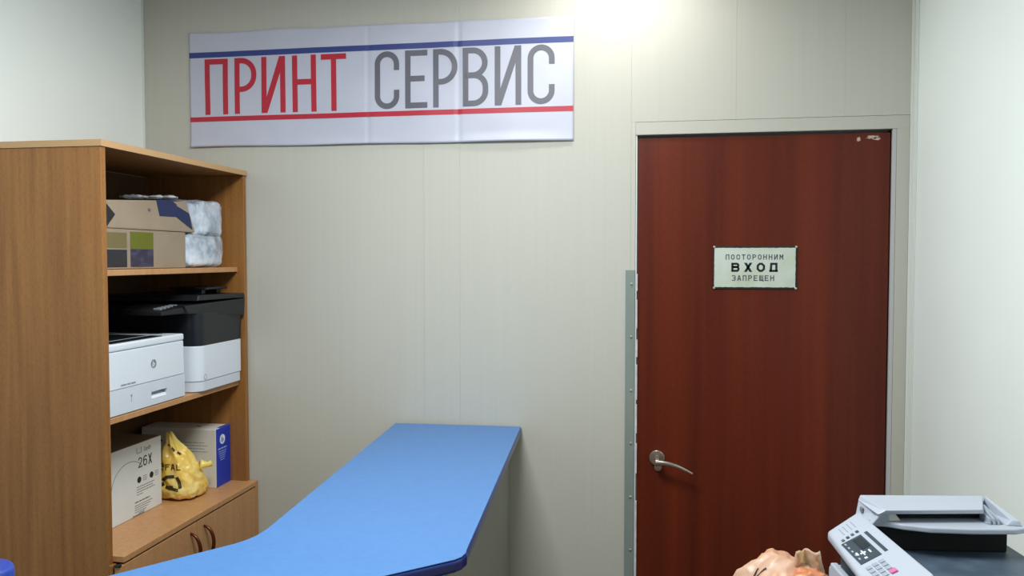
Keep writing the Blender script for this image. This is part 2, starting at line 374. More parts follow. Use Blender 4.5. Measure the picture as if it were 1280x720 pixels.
while z > .02:
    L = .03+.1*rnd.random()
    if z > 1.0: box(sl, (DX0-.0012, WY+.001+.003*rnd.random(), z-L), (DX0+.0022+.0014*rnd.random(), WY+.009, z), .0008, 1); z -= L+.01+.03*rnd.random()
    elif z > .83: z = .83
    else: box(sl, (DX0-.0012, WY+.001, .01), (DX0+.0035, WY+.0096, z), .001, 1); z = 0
obj('gap_light_strip', sl, MT['gap_light'], door, label='ragged white strips painted as light leaking along the latch side')

# steel strip with screws left of the door
st = thing('metal_strip', 'narrow grey metal strip screwed to the wall left of the brown door', 'metal strip', (-.04, WY, 0))
obj('strip_plate', bx((-.0578, WY-.003, .02), (-.0285, WY, 1.574), .001), MT['metal_strip'], st)
for z in (1.5285, 1.3598, 1.1877, 1.0173, .8435, .6715, .5, .33, .16):
    obj('screw', cyl((-.0385, WY-.0042, z), (0, 1, 0), .0042, .0028, seg=16, bev=.001), MT['screw'], st, smooth=True)

# enamel warning sign
cx, cz = .3398, 1.5815; sx, sz = .1262, .0672
sg = thing('door_sign', 'small pale enamel no-entry sign screwed to the brown door', 'sign', (cx, dy, cz))
mpS = lambda x, z, d: (x, dy-.0042-d, z)
pl = bx((cx-sx, dy-.0040, cz-sz), (cx+sx, dy-.0002, cz+sz), .0015)
obj('backing_plate', pl, MT['rust'], sg)
pf = bmesh.new(); blot = []
n = 40; rnd = random.Random(9)
per = []
for i in range(n): per.append((-sx+.0035+(2*sx-.007)*i/n, -sz+.0055+rnd.random()*.0012))
for i in range(20): per.append((sx-.0045-rnd.random()*.001, -sz+.0055+(2*sz-.011)*i/20))
for i in range(n): per.append((sx-.0045-(2*sx-.009)*i/n, sz-.0055-rnd.random()*.001))
for i in range(20): per.append((-sx+.0035+rnd.random()*.0008, sz-.0055-(2*sz-.011)*i/20))
a = [pf.verts.new((cx+x, dy-.0044, cz+z)) for x, z in per]; b = [pf.verts.new((cx+x, dy-.0035, cz+z)) for x, z in per]
pf.faces.new(a)
for i in range(len(a)): pf.faces.new((a[i], b[i], b[(i+1) % len(a)], a[(i+1) % len(a)]))
obj('enamel_face', pf, MT['enamel'], sg)
def px_s(x): return cx-sx+(x-240)/795*2*sx        # measured on the plate itself, in its own units
tb = bmesh.new()
def line(s, xa, xb, z0, H, w, ratio=.78):
    pitch = (xb-xa)/(len(s)-1+ratio)
    text(tb, s, xa, z0, H, pitch*ratio, pitch*(1-ratio), w, mpS, .0004)
line('ВХОД', px_s(415), px_s(855), cz-.0135, .0285, .0066, .66)
obj('large_lettering', tb, MT['ink'], sg)
tb = bmesh.new()
line('ПОСТОРОННИМ', px_s(360), px_s(905), cz+.0245, .0165, .0031, .70)
obj('small_lettering', tb, MT['ink_mid'], sg); tb = bmesh.new()
line('ЗАПРЕЩЕН', px_s(420), px_s(822), cz-.0415, .0175, .0032, .72)
obj('small_lettering', tb, MT['ink_mid'], sg)
for i, (ix, iz) in enumerate(((-1, 1), (1, 1), (-1, -1), (1, -1))):
    obj('screw', cyl((cx+ix*(sx-.0035), dy-.0052, cz+iz*(sz-.003)), (0, 1, 0), .0036, .0026, seg=14, bev=.0008), MT['screw'], sg, smooth=True)

# ------------------------------------------------------------------ vinyl banner
BX0, BX1 = -1.5545, -.225
def zt(x): return 2.386+(2.3800-2.386)*(x-BX0)/(BX1-BX0)+.0012*math.sin(x*19)
def zb(x): return 1.9955+(1.988-1.9955)*(x-BX0)/(BX1-BX0)+.0010*math.sin(x*13+1)
def wave(x, z):
    v = noise.noise(Vector((x*3.2, z*2.5, 3)))*.0035+noise.noise(Vector((x*9, z*7, 8)))*.0016
    top = max(0, (z-2.33)/.055); bot = max(0, (2.03-z)/.042)
    v += top**2*.004*max(0, math.sin(x*15+.7)) + bot**2*.007*(.55+.45*math.sin(x*11+.4))
    for xf in (-.91, -.6): v -= .002*math.exp(-((x-xf)/.006)**2)
    return .006+v
bn = thing('wall_banner', 'white vinyl banner with big red and grey letters stuck on the wall above the counter', 'banner', (-.89, WY, 2.0))
bm = bmesh.new(); NX, NZ = 200, 56; F = []; K = []
for i in range(NX+1):
    x = BX0+(BX1-BX0)*i/NX; F.append([]); K.append([])
    for j in range(NZ+1):
        z = zb(x)+(zt(x)-zb(x))*j/NZ; y = WY-wave(x, z)
        F[-1].append(bm.verts.new((x, y, z))); K[-1].append(bm.verts.new((x, y+.0005, z)))
for i in range(NX):
    for j in range(NZ):
        bm.faces.new((F[i][j], F[i+1][j], F[i+1][j+1], F[i][j+1])); bm.faces.new((K[i][j], K[i][j+1], K[i+1][j+1], K[i+1][j]))
for i in range(NX): bm.faces.new((F[i][0], K[i][0], K[i+1][0], F[i+1][0])); bm.faces.new((F[i][NZ], F[i+1][NZ], K[i+1][NZ], K[i][NZ]))
for j in range(NZ): bm.faces.new((F[0][j], F[0][j+1], K[0][j+1], K[0][j])); bm.faces.new((F[NX][j], K[NX][j], K[NX][j+1], F[NX][j+1]))
obj('sheet', bm, MT['banner'], bn, smooth=True)
mpB = lambda x, z, d: (x, WY-wave(x, z)-.0002-d, z)
bm = bmesh.new(); ribbon(bm, [(BX0+.0005, 2.3095), (BX1-.0005, 2.3082)], .0185, mpB, .0006); obj('upper_stripe', bm, MT['navy'], bn, label='navy blue stripe')
bm = bmesh.new(); ribbon(bm, [(BX0+.0005, 2.0898), (BX1-.0005, 2.0888)], .0165, mpB, .0006); obj('lower_stripe', bm, MT['red'], bn, label='red stripe')
GL = [('П', -1.4972, -1.412), ('Р', -1.3871, -1.3073), ('И', -1.2888, -1.2024), ('Н', -1.1772, -1.0918), ('Т', -1.0743, -.9854),
      ('С', -.886, -.8015), ('Е', -.7812, -.7056), ('Р', -.6859, -.6042), ('В', -.5863, -.5014), ('И', -.4801, -.3934), ('С', -.3727, -.2855)]
for nm, part, mt in (('red_lettering', GL[:5], 'red'), ('grey_lettering', GL[5:], 'grey')):
    bm = bmesh.new()
    for ch, x0, x1 in part:
        for q in glyph(ch, x0, x1, 2.1050, 2.2945, .0185): ribbon(bm, q, .0185, mpB, .0006, .012)
    obj(nm, bm, MT[mt], bn)

# ------------------------------------------------------------------ bookcase
XBK = XL+.012; XF = -1.35; XS = -1.375; YN = 1.806; YE = 2.543
bc = thing('bookcase', 'tall beech laminate bookcase with open shelves above two cupboard doors', 'bookcase', ((XBK+XF)/2, (YN+YE)/2, 0))
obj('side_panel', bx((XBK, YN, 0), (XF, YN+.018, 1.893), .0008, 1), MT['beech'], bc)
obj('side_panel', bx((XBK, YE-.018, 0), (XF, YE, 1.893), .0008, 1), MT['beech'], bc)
obj('top_board', bx((XBK, YN-.0012, 1.893), (XF+.002, YE+.0012, 1.910), .0005, 1), MT['beech'], bc)
obj('edge_band', bx((XF+.0022, YN-.002, 1.8932), (XF+.003, YE+.002, 1.9098)), MT['beech_edge'], bc)
obj('edge_band', bx((XBK, YN-.002, 1.8932), (XF+.0021, YN-.0013, 1.9098)), MT['beech_edge'], bc)
obj('back_panel', bx((XBK-.004, YN+.001, .05), (XBK+.002, YE-.001, 1.892)), M0('shade_brown_hardboard', rgb(84, 58, 34), rgb(94, 66, 40), scale=(8, 8, 8), rough=.7), bc, label='hardboard back coloured dark brown for the shelf shade')  # shade inside the shelves is put into the back's dark brown colour
for zt_ in (1.580, 1.190):
    obj('shelf', bx((XBK+.002, YN+.0182, zt_-.016), (XS, YE-.0182, zt_), .001, 1), MT['beech_pale'], bc)
XB = -1.318
obj('cupboard_top', bx((XBK+.002, YN+.0182, .825), (XB, YE-.0182, .841), .001, 1), MT['beech_pale'], bc)
obj('cupboard_side', bx((XF+.0003, YE-.018, 0), (XB-.0005, YE+.0005, .841), .001, 1), MT['beech_pale'], bc)
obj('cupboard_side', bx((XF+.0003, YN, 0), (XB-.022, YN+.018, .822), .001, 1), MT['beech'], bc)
ym = 2.166
for (a, b, s) in ((YN+.003, ym-.0012, -1), (ym+.0012, YE-.0185, 1)):
    d = obj('cupboard_door', bx((XB-.018, a, .07), (XB-.002, b, .8195), .0012, 1), MT['beech_pale'], bc)
    hy = ym+s*.036
    hb = tube(bez((XB-.003, hy, .795), (XB+.040, hy+s*0.002, .788), (XB+.040, hy+.001, .705), (XB-.003, hy, .690), 18), [.0036+.0022*math.sin(PI*i/18) for i in range(19)], 10)
    obj('handle', hb, MT['bronze'], d, smooth=True, label='bow shaped bronze handle')
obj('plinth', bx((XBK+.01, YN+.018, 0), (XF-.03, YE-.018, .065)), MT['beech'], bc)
obj('edge_bracket', bx((XB-.017, YN-.0006, .818), (XB-.001, YN+.010, .8245), .001, 1), MT['black_pl2'], bc, label='small black corner fitting')

# ------------------------------------------------------------------ counter
CZ = 1.06
ct = thing('service_counter', 'angled service counter with a bright blue top and grey base', 'counter', (-.62, 1.9, 0))
poly = [(-.8165, 2.53), (-.3945, 2.5435)]
poly += [(-.3275, 1.445), (-.3255, 1.428), (-.3290, 1.408), (-.3380, 1.393)]
d = Vector((-.118, -.106)).normalized(); dl = Vector((-.161, -.212)).normalized()
e = Vector((-.3380, 1.393))+d*.35; poly.append((e.x, e.y)); e2 = e+dl*.62; poly.append((e2.x, e2.y))
f0 = Vector((-.777, 1.400)); f1 = f0+dl*1.05; poly.append((f1.x, f1.y))
poly += [(f0.x, f0.y), (-.7640, 1.424), (-.7560, 1.452), (-.7540, 1.490)]
top = prism(poly, CZ-.0022, CZ, .0010, 2)
obj('counter_top', top, MT['blue_top'], ct, label='bright blue laminate surface')
def inset(poly, k):
    n = len(poly); out = []
    A = sum(poly[i][0]*poly[(i+1) % n][1]-poly[(i+1) % n][0]*poly[i][1] for i in range(n))
    sg_ = 1 if A > 0 else -1
    for i in range(n):
        p0, p1, p2 = Vector(poly[i-1]), Vector(poly[i]), Vector(poly[(i+1) % n])
        d1 = (p1-p0).normalized(); d2 = (p2-p1).normalized()
        n1 = Vector((-d1.y, d1.x))*sg_; n2 = Vector((-d2.y, d2.x))*sg_; m = (n1+n2).normalized()
        q = p1+m*k/max(.5, m.dot(n1)); out.append((q.x, q.y))
    return out
edge = prism(inset(poly, -.0022), CZ-.026, CZ-.0023, .006, 4)
obj('edge_band', edge, MT['blue_edge'], ct, smooth=False, label='dark blue rounded edge')
body = inset(poly, .04)
# grey side boards standing under the edge
def wall_seg(p, q, z0, z1, th=.018):
    p = Vector(p); q = Vector(q); dd = (q-p).normalized(); nn = Vector((-dd.y, dd.x))*th
    return hexa([(p.x, p.y, z0), (q.x, q.y, z0), (q.x+nn.x, q.y+nn.y, z0), (p.x+nn.x, p.y+nn.y, z0),
                 (p.x, p.y, z1), (q.x, q.y, z1), (q.x+nn.x, q.y+nn.y, z1), (p.x+nn.x, p.y+nn.y, z1)], .0008, 1)
obj('end_board', wall_seg((-.362, 1.43), (-.4325, 2.549), 0, CZ-.0262), MT['counter_side'], ct)
e3 = Vector((-.378, 1.412))+d*.35
obj('front_board', wall_seg((e3.x, e3.y), (-.378, 1.412), 0, CZ-.0262), MT['counter_side'], ct)
e4 = e3+dl*.55
obj('front_board', wall_seg((e4.x, e4.y), (e3.x-.02, e3.y-.025), 0, CZ-.0262), MT['counter_side'], ct)
obj('corner_post', cyl((-.368, 1.418, (CZ-.0262)/2), (0, 0, 1), .007, CZ-.0263, seg=16), MT['metal_strip'], ct)
obj('rear_board', wall_seg((-.772, 2.51), (-.728, 1.53), 0, CZ-.0262), MT['counter_side'], ct)
obj('foot_board', wall_seg((f1.x+.03, f1.y+.05), (f1.x+.20, f1.y-.08), 0, CZ-.0262), MT['counter_side'], ct)

# blue capped jar on the counter
jx, jy = -.913, .955
jr = thing('plastic_jar', 'round blue plastic jar cap at the lower left edge of the counter', 'jar', (jx, jy, CZ))
obj('jar_body', cyl((jx, jy, CZ+.040), (0, 0, 1), .036, .078, seg=40, bev=.004), MT['cap_blue'], jr, smooth=False)
lid = cyl((jx, jy, CZ+.0985), (0, 0, 1), .041, .039, seg=48, bev=.009)
obj('jar_lid', lid, MT['cap_blue'], jr, smooth=True)
obj('lid_disc', cyl((jx+.004, jy, CZ+.1185), (0, 0, 1), .020, .0016, seg=32, bev=.0006), MT['cap_white'], jr, label='pale disc on top of the lid')

# ------------------------------------------------------------------ white laser printer
def front_map(X):            # lettering on a face that looks along +X; first coordinate runs with +Y
    return lambda y, z, dd: (X+dd, y, z)
LX = -1.378; LB = XBK+.04; LY0, LY1 = 1.829, 2.2035; LZ = 1.190
lp = thing('laser_printer', 'white laser printer on the middle shelf beside the black topped machine', 'printer', ((LX+LB)/2, (LY0+LY1)/2, LZ))
body = bmesh.new()
box(body, (LB, LY0, LZ+.072), (LX-.002, LY1, LZ+.172), .006, 3)
obj('body', body, MT['white_pl'], lp)
cap = bmesh.new()
box(cap, (LX-.075, LY0-.0005, LZ+.1725), (LX, LY1+.0005, LZ+.1925), .006, 3)
box(cap, (LB, LY0-.0005, LZ+.1725), (LX-.06, LY0+.028, LZ+.1925), .005, 3)
box(cap, (LB, LY1-.045, LZ+.1725), (LX-.06, LY1+.0005, LZ+.1925), .005, 3)
obj('top_cover', cap, MT['white_pl'], lp)
ot = bmesh.new(); box(ot, (LB+.01, LY0+.028, LZ+.171), (LX-.055, LY1-.052, LZ+.191), .006, 2)
box(ot, (LX-.052, LY0+.06, LZ+.1905), (LX-.012, LY1-.09, LZ+.1945), .0018, 2)
obj('output_tray', ot, MT['black_pl'], lp, label='dark paper output tray')
fp = hexa([(LX-.02, LY0+.003, LZ+.0715), (LX+.001, LY0+.004, LZ+.0715), (LX+.001, LY1-.003, LZ+.0715), (LX-.02, LY1-.003, LZ+.0715),
           (LX-.02, LY0+.003, LZ+.171), (LX-.0005, LY0+.004, LZ+.171), (LX-.0005, LY1-.003, LZ+.171), (LX-.02, LY1-.003, LZ+.171)], .0018, 2)
obj('front_panel', fp, MT['white_pl'], lp)
# paper drawer with a real grip recess
dr = bmesh.new(); x0, x1 = LX-.30, LX+.001; ya, yb = 2.037, 2.112; za, zb_ = LZ+.020, LZ+.041
box(dr, (x0, LY0+.002, LZ+.003), (LX-.02, LY1-.002, LZ+.070), .002, 2)
for a, b in (((LX-.03, LY0+.001, LZ+.003), (x1, ya, LZ+.0705)), ((LX-.03, yb, LZ+.003), (x1, LY1-.001, LZ+.0705)), ((LX-.03, ya-.0005, zb_), (x1, yb+.0005, LZ+.0705)), ((LX-.03, ya-.0005, LZ+.003), (x1, yb+.0005, za))):
    box(dr, a, b, 0)
dw = obj('paper_drawer', dr, MT['white_pl2'], lp)
obj('grip', hexa([(LX-.012, ya+.001, za+.0005), (LX+.0006, ya+.001, za+.0005), (LX+.0006, yb-.001, za+.0005), (LX-.012, yb-.001, za+.0005),
                  (LX-.018, ya+.001, za+.014), (LX-.004, ya+.001, za+.008), (LX-.004, yb-.001, za+.008), (LX-.018, yb-.001, za+.014)], .0008, 1), MT['white_pl'], dw)
lg = bmesh.new(); mpL = front_map(LX+.0006)
oy, oz = 2.050, LZ+.120
disc2(lg, oy, oz, .0125, mpL, .0004, 36)
obj('logo_disc', lg, MT['grey_pl'], lp)
lg = bmesh.new(); mpL2 = front_map(LX+.0011)
sh = lambda y, z, dd: mpL2(y+(z-oz)*.28, z, dd)
text(lg, 'h', oy-.0062, oz-.0070, .0165, .0052, 0, .0015, sh, .0004)
text(lg, 'p', oy+.0006, oz-.0110, .0200, .0052, 0, .0015, sh, .0004)
obj('logo_lettering', lg, MT['ink_white'], lp)
tt = bmesh.new(); dashes(tt, 1.905, LZ+.078, .062, .0042, front_map(LX+.0012), .0003, 3); obj('model_lettering', tt, MT['ink_grey'], lp)
tt = bmesh.new(); mq = front_map(LX+.0011)
ribbon(tt, [(1.948, LZ+.029), (1.948, LZ+.048)], .0016, mq, .0003); disc2(tt, 1.948, LZ+.046, .0035, mq, .0004, 16)
obj('paper_mark', tt, MT['ink_grey'], lp)
for fy in (LY0+.03, LY1-.03):
    for fx in (LX-.04, LB+.04): obj('foot', cyl((fx, fy, LZ+.0016), (0, 0, 1), .01, .003, seg=16), MT['black_pl2'], lp)

# ------------------------------------------------------------------ black and white multifunction printer
BX_ = -1.362; BB = XBK+.03; BY0, BY1 = 2.2545, 2.518; BZ = 1.190
mf = thing('multifunction_printer', 'tall black and white multifunction printer at the far end of the middle shelf', 'printer', ((BX_+BB)/2, (BY0+BY1)/2, BZ))
def rbody(x0, x1, y0, y1, z0, z1, r, mat, nm, lab=None, taper=0, bev=.002):
    pts = [(x0, y0)]
    pts += [(x1-r+r*math.sin(R(a)), y0+r-r*math.cos(R(a))) for a in range(0, 91, 10)]
    pts += [(x1-.004+.004*math.cos(R(a)), y1-.004+.004*math.sin(R(a))) for a in range(0, 91, 30)]
    pts += [(x0, y1)]
    t = prism(pts, z0, z1, bev, 2)
    if taper:
        for v in t.verts:
            if v.co.z > (z0+z1)/2:
                if v.co.y < y0+r+.01: v.co.y -= taper
                if v.co.x > x1-r-.01: v.co.x += taper*.35
    return obj(nm, t, mat, mf, label=lab)
rbody(BB, BX_-.002, BY0+.002, BY1-.003, BZ+.002, BZ+.034, .038, MT['white_pl2'], 'paper_drawer', 'white paper drawer')
rbody(BB, BX_, BY0, BY1, BZ+.0345, BZ+.146, .038, MT['white_pl'], 'lower_body', 'white lower housing')
rbody(BB, BX_+.001, BY0, BY1, BZ+.1465, BZ+.250, .038, MT['black_pl'], 'upper_body', 'black upper housing', taper=.008)
t = hexa([(BB, BY0-.040, BZ+.2502), (BX_-.008, BY0-.040, BZ+.2502), (BX_+.016, BY1-.004, BZ+.228), (BB, BY1-.004, BZ+.2502),
          (BB, BY0-.055, BZ+.272), (BX_-.010, BY0-.055, BZ+.276), (BX_+.016, BY1+.004, BZ+.284), (BB, BY1+.004, BZ+.284)], .004, 3)
obj('scanner_bed', t, MT['black_pl'], mf)
t = hexa([(BB, BY0-.01, BZ+.2865), (BX_-.012, BY0+.02, BZ+.2865), (BX_+.016, BY1+.004, BZ+.2865), (BB, BY1+.004, BZ+.2865),
          (BB, BY0, BZ+.305), (BX_-.014, BY0+.03, BZ+.305), (BX_+.014, BY1+.003, BZ+.302), (BB, BY1+.003, BZ+.305)], .004, 3)
obj('scanner_lid', t, MT['black_pl'], mf)
t = bmesh.new(); box(t, (BX_-.16, BY0+.10, BZ+.318), (BX_-.03, BY1-.03, BZ+.326), .003, 2); box(t, (BX_-.15, BY0+.11, BZ+.304), (BX_-.05, BY0+.13, BZ+.319), .002, 1)
box(t, (BX_-.15, BY1-.06, BZ+.304), (BX_-.05, BY1-.04, BZ+.319), .002, 1)
obj('document_feeder', t, MT['black_pl'], mf)
t = hexa([(BX_-.16, BY0-.14, BZ+.252), (BX_-.030, BY0-.14, BZ+.252), (BX_-.012, BY0-.030, BZ+.252), (BX_-.16, BY0-.030, BZ+.252),
          (BX_-.16, BY0-.14, BZ+.270), (BX_-.032, BY0-.14, BZ+.262), (BX_-.014, BY0-.030, BZ+.274), (BX_-.16, BY0-.030, BZ+.282)], .003, 2)
cp = obj('control_panel', t, MT['black_pl2'], mf)
for i in range(5):
    y = BY0-.115+i*.019
    obj('button', bx((BX_-.075, y, BZ+.2655+i*.0014), (BX_-.050, y+.011, BZ+.2725+i*.0014), .0015, 1), MT['grey_pl'], cp)
t = bmesh.new(); disc2(t, BY0+.038, BZ+.047, .0085, front_map(BX_+.0003), .0003, 28, .0070)
obj('badge_ring', t, MT['ink_grey'], mf)
for fy in (BY0+.05, BY1-.03):
    for fx in (BX_-.05, BB+.04): obj('foot', cyl((fx, fy, BZ+.0011), (0, 0, 1), .01, .0018, seg=16), MT['black_pl2'], mf)

# ------------------------------------------------------------------ cartridge carton "26X"
QX = -1.488; QY0, QY1 = 1.868, 2.2455; QZ = .841
cb = thing('cartridge_box', 'white toner carton printed 26X lying on the bottom shelf', 'box', (QX-.07, (QY0+QY1)/2, QZ))
obj('carton', bx((QX-.15, QY0, QZ+.0005), (QX, QY1, QZ+.216), .0012, 1), MT['card'], cb)
obj('carton_top', bx((QX-.149, QY0+.001, QZ+.2161), (QX-.001, QY1-.001, QZ+.2168)), M0('carton_brown_top', rgb(120, 104, 88), rgb(132, 116, 98), scale=(6, 6, 6), rough=.6), cb, label='brownish top flap')
mq = front_map(QX)
Y = lambda y: 2.0117+(y-139)/(202-139)*(2.229-2.0117)
def U(cx_): # position on the carton face, measured on the carton front
    return 2.004+(cx_-80)/(388-80)*(QY1-.002-2.004)
t = bmesh.new()
text(t, '26X', U(243), QZ+.142, .031, .0185, .0058, .0036, mq, .0004)
obj('number_print', t, MT['ink'], cb)
for dd_ in (248, 325):
    t = bmesh.new(); disc2(t, U(dd_), QZ+.1060, .0095, mq, .0004, 24); obj('black_dot', t, MT['ink'], cb)
t = bmesh.new()
ribbon(t, [(U(236), QZ+.205), (U(236), QZ+.187), (U(262), QZ+.187), (U(262), QZ+.205)], .0016, mq, .0004)
obj('corner_mark', t, MT['ink_mid'], cb); t = bmesh.new()
text(t, 'Toner', U(279), QZ+.187, .013, .0062, .0015, .0013, mq, .0004)
obj('heading_print', t, MT['ink_mid'], cb); t = bmesh.new()
for yy in (272, 346):
    for k in range(3): dashes(t, U(yy), QZ+.111-.006*k, .018, .0018, mq, .0003, 2)
for k in range(4): dashes(t, U(232), QZ+.084-.0075*k, (.085, .080, .088, .03)[k], .0022, mq, .0003, 6)
obj('small_print', t, MT['ink_mid'], cb); t = bmesh.new()
dashes(t, U(220), QZ+.0400, .072, .0036, mq, .0003, 4)
for k in range(4): dashes(t, U(218), QZ+.0310-.0065*k, .085-.01*k, .0020, mq, .0003, 6)
dashes(t, U(240), QZ+.0065, .03, .0018, mq, .0003, 2); dashes(t, U(205), QZ+.0022, .055, .0028, mq, .0003, 3)
obj('small_print', t, MT['ink_mid'], cb)
t = bmesh.new(); ribbon(t, arc(U(190), QZ+.095, .082, .075, 40, 172, 24), .0022, mq, .0003); obj('curved_line', t, MT['ink_grey'], cb)

# ------------------------------------------------------------------ blue ended carton
EX = -1.408; EY0, EY1 = 2.4245, 2.5195; EZ = .841
eb = thing('blue_ended_box', 'pale carton with a bright blue end at the far end of the bottom shelf', 'box', (EX-.1, (EY0+EY1)/2, EZ))
obj('carton', bx((EX-.27, EY0, EZ+.0005), (EX, EY1, EZ+.197), .001, 1), MT['card_grey'], eb)
obj('blue_end', bx((EX+.0001, EY0+.0045, EZ+.0008), (EX+.0007, EY1, EZ+.1965)), MT['cblue'], eb, label='bright blue end face')
obj('blue_rim', bx((EX-.012, EY0+.03, EZ+.1971), (EX, EY1, EZ+.1977)), MT['cblue'], eb, label='blue fold over the top edge')
mq = front_map(EX+.0008); t = bmesh.new(); yc = (EY0+EY1)/2-.004
disc2(t, yc, EZ+.157, .0165, mq, .0004, 28)
obj('logo_disc', t, MT['ink_white'], eb)
t = bmesh.new(); m2 = front_map(EX+.0013)
sh = lambda y, z, dd: m2(y+(z-EZ-.157)*.28, z, dd)
text(t, 'h', yc-.0078, EZ+.149, .019, .0062, 0, .0018, sh, .0003); text(t, 'p', yc+.0012, EZ+.144, .023, .0062, 0, .0018, sh, .0003)
obj('logo_lettering', t, MT['cblue'], eb)
t = bmesh.new(); dashes(t, yc-.028, EZ+.125, .055, .0042, mq, .0003, 3)
for k in range(5): dashes(t, yc-.026+.003*k, EZ+.116-.0072*k, .050-.006*k, .0022, mq, .0003, 4)
obj('end_print', t, M0('pale_blue_ink', rgb(150, 176, 226), rgb(160, 184, 230), rough=.5), eb)
mside = lambda x, z, dd: (x, EY0-dd, z)
t = bmesh.new()
for k in range(4): dashes(t, EX-.115+.01*(k % 2), EZ+.150-.010*k, .075, .0028, mside, .0003, 4)
obj('side_print', t, MT['ink_grey'], eb)
t = bmesh.new(); blotch(t, 0, 0, .012, .006, 4, lambda x, y, dd: (EX-.085+x, yc+y, EZ+.1972+dd), .0004); obj('top_mark', t, MT['ink'], eb)

# ------------------------------------------------------------------ soft bags
def ridged(p, f, seed):
    v = 0; a = 1; q = Vector(p)*f+Vector((seed, seed*1.7, -seed))
    for _ in range(3):
        v += a*(1-abs(noise.noise(q))*2.2); q = q*2.07; a *= .5
    return v/1.75
def blob(fn, nu=96, nv=56):
    t = bmesh.new(); rows = []
    for j in range(1, nv):
        ph = PI*j/nv
        rows.append([t.verts.new(fn(2*PI*i/nu, ph)) for i in range(nu)])
    a = t.verts.new(fn(0, 0)); b = t.verts.new(fn(0, PI))
    for r0, r1 in zip(rows, rows[1:]):
        for i in range(nu): t.faces.new((r0[i], r1[i], r1[(i+1) % nu], r0[(i+1) % nu]))
    for i in range(nu): t.faces.new((a, rows[0][i], rows[0][(i+1) % nu])); t.faces.new((b, rows[-1][(i+1) % nu], rows[-1][i]))
    return t

# yellow carrier bag, knotted and slumped
yx, yy_, yz = -1.468, 2.335, .842
def ybag(th, ph):
    q = lambda v, e: math.copysign(abs(v)**e, v)
    h = (math.cos(ph)+1)/2                                  # 0 bottom .. 1 top
    r = min(1, math.sin(ph)**.28)
    prof = 1-.88*h**1.15
    x = q(math.cos(th), .75)*.086*r*prof; y = q(math.sin(th), .75)*.092*r*prof
    z = .001+h**.95*.212
    y += -.055*h**1.3; x += -.012*h
    p = Vector((x, y, z)); n_ = Vector((x, y+.04*h, (z-.07)*.35)).normalized()
    fold = math.sin(th*8+h*6+3*noise.noise(p*14))*.0040*(.3+h)
    rd = (ridged(p, 13, 2)-.6)*.010
    p += n_*(fold+rd+(ridged(p, 30, 7)-.6)*.0045+.003*math.sin(p.z*150+4*noise.noise(p*12))*max(0, h-.45))
    p.z = max(.0012, p.z)
    p += Vector((yx, yy_, yz))
    if p.x < QX+.02: p.y = max(p.y, QY1+.004)
    p.y = min(max(p.y, QY1+.004), EY0-.003)
    return p
yb = thing('yellow_bag', 'yellow plastic carrier bag slumped on the bottom shelf between two cartons', 'bag', (yx, yy_, yz))
t = blob(ybag, 140, 80)
bvh = BVHTree.FromBMesh(t)
obj('bag_body', t, MT['yellow_bag'], yb, smooth=True)
# twisted tail poking to the right in front of the blue ended carton
tl = tube([(yx+.052, yy_+.010, yz+.100), (yx+.060, yy_+.018, yz+.098), (yx+.068, yy_+.028, yz+.096), (yx+.074, yy_+.036, yz+.099)], [.016, .013, .010, .011], 14)
for v in tl.verts: v.co += Vector((0, 0, 1))*noise.noise(v.co*60)*.004
obj('bag_handle', tl, MT['yellow_bag'], yb, smooth=True)
BD = Vector((-.53, .848, 0)); BT = Vector((.848, .53, 0))
def bagmap(u, z, dd):
    c = Vector((yx, yy_, 0))+BT*u+Vector((0, 0, z)); o = c-BD*.4
    h = bvh.ray_cast(o, BD)
    P = h[0] if h[0] is not None else c
    P = P-BD*(.0008+dd); return (P.x, P.y, P.z)
t = bmesh.new()
text(t, 'TeFAL', -.086, .944, .0185, .0125, .0035, .0032, bagmap, .0006, .004)
obj('bag_lettering', t, MT['bag_ink'], yb)
def emb(x, z): return (-.036+x, .901+z)
for pl_ in ([emb(-.026, .008), emb(-.014, .021), emb(.008, .023)], [emb(.015, .022), emb(.022, .006), emb(.025, -.014)], [emb(.018, -.018), emb(-.006, -.016), emb(-.018, -.012)], [emb(-.025, -.010), emb(-.028, .001)]):
    t = bmesh.new(); ribbon(t, pl_, .0100, bagmap, .0006, .004); obj('emblem_arrow', t, MT['bag_ink'], yb)
t = bmesh.new(); ribbon(t, [(-.044, .890), (-.032, .892)], .008, bagmap, .0006, .004); obj('emblem_bar', t, MT['bag_ink'], yb)
for q in ([(-.045, 1.022), (-.034, 1.014), (-.026, 1.002)], [(-.074, 1.030), (-.062, 1.026)], [(-.018, .998), (-.008, .990)]):
    t = bmesh.new(); ribbon(t, q, .006, bagmap, .0006, .004); obj('print_streak', t, MT['bag_ink'], yb)

# ------------------------------------------------------------------ top shelf: cartons and clear film
TZ = 1.580; TX = -1.402
pb = thing('printed_carton', 'carton with olive green and violet print under the beige parcel on the top shelf', 'box', (TX-.1, 2.0, TZ))
obj('carton', bx((TX-.22, 1.832, TZ+.0008), (TX, 2.2585, TZ+.110), .0015, 1), MT['card_beige'], pb)
def patch(y0, y1, z0, z1, mat, nm, dd=.0006, par=pb):
    obj(nm, bx((TX+.0001, y0, z0), (TX+dd, y1, z1)), mat, par)
patch(1.835, 1.975, TZ+.058, TZ+.100, MT['cyellow'], 'olive_panel'); patch(1.835, 1.975, TZ+.006, TZ+.054, MT['ink'], 'black_panel')
patch(1.990, 2.094, TZ+.056, TZ+.104, MT['cgreen'], 'green_panel'); patch(1.990, 2.094, TZ+.006, TZ+.0555, MT['cviolet'], 'violet_panel')
pc = thing('beige_parcel', 'flat beige parcel with a dark blue corner stacked on the printed carton', 'box', (TX-.1, 2.06, TZ+.112))
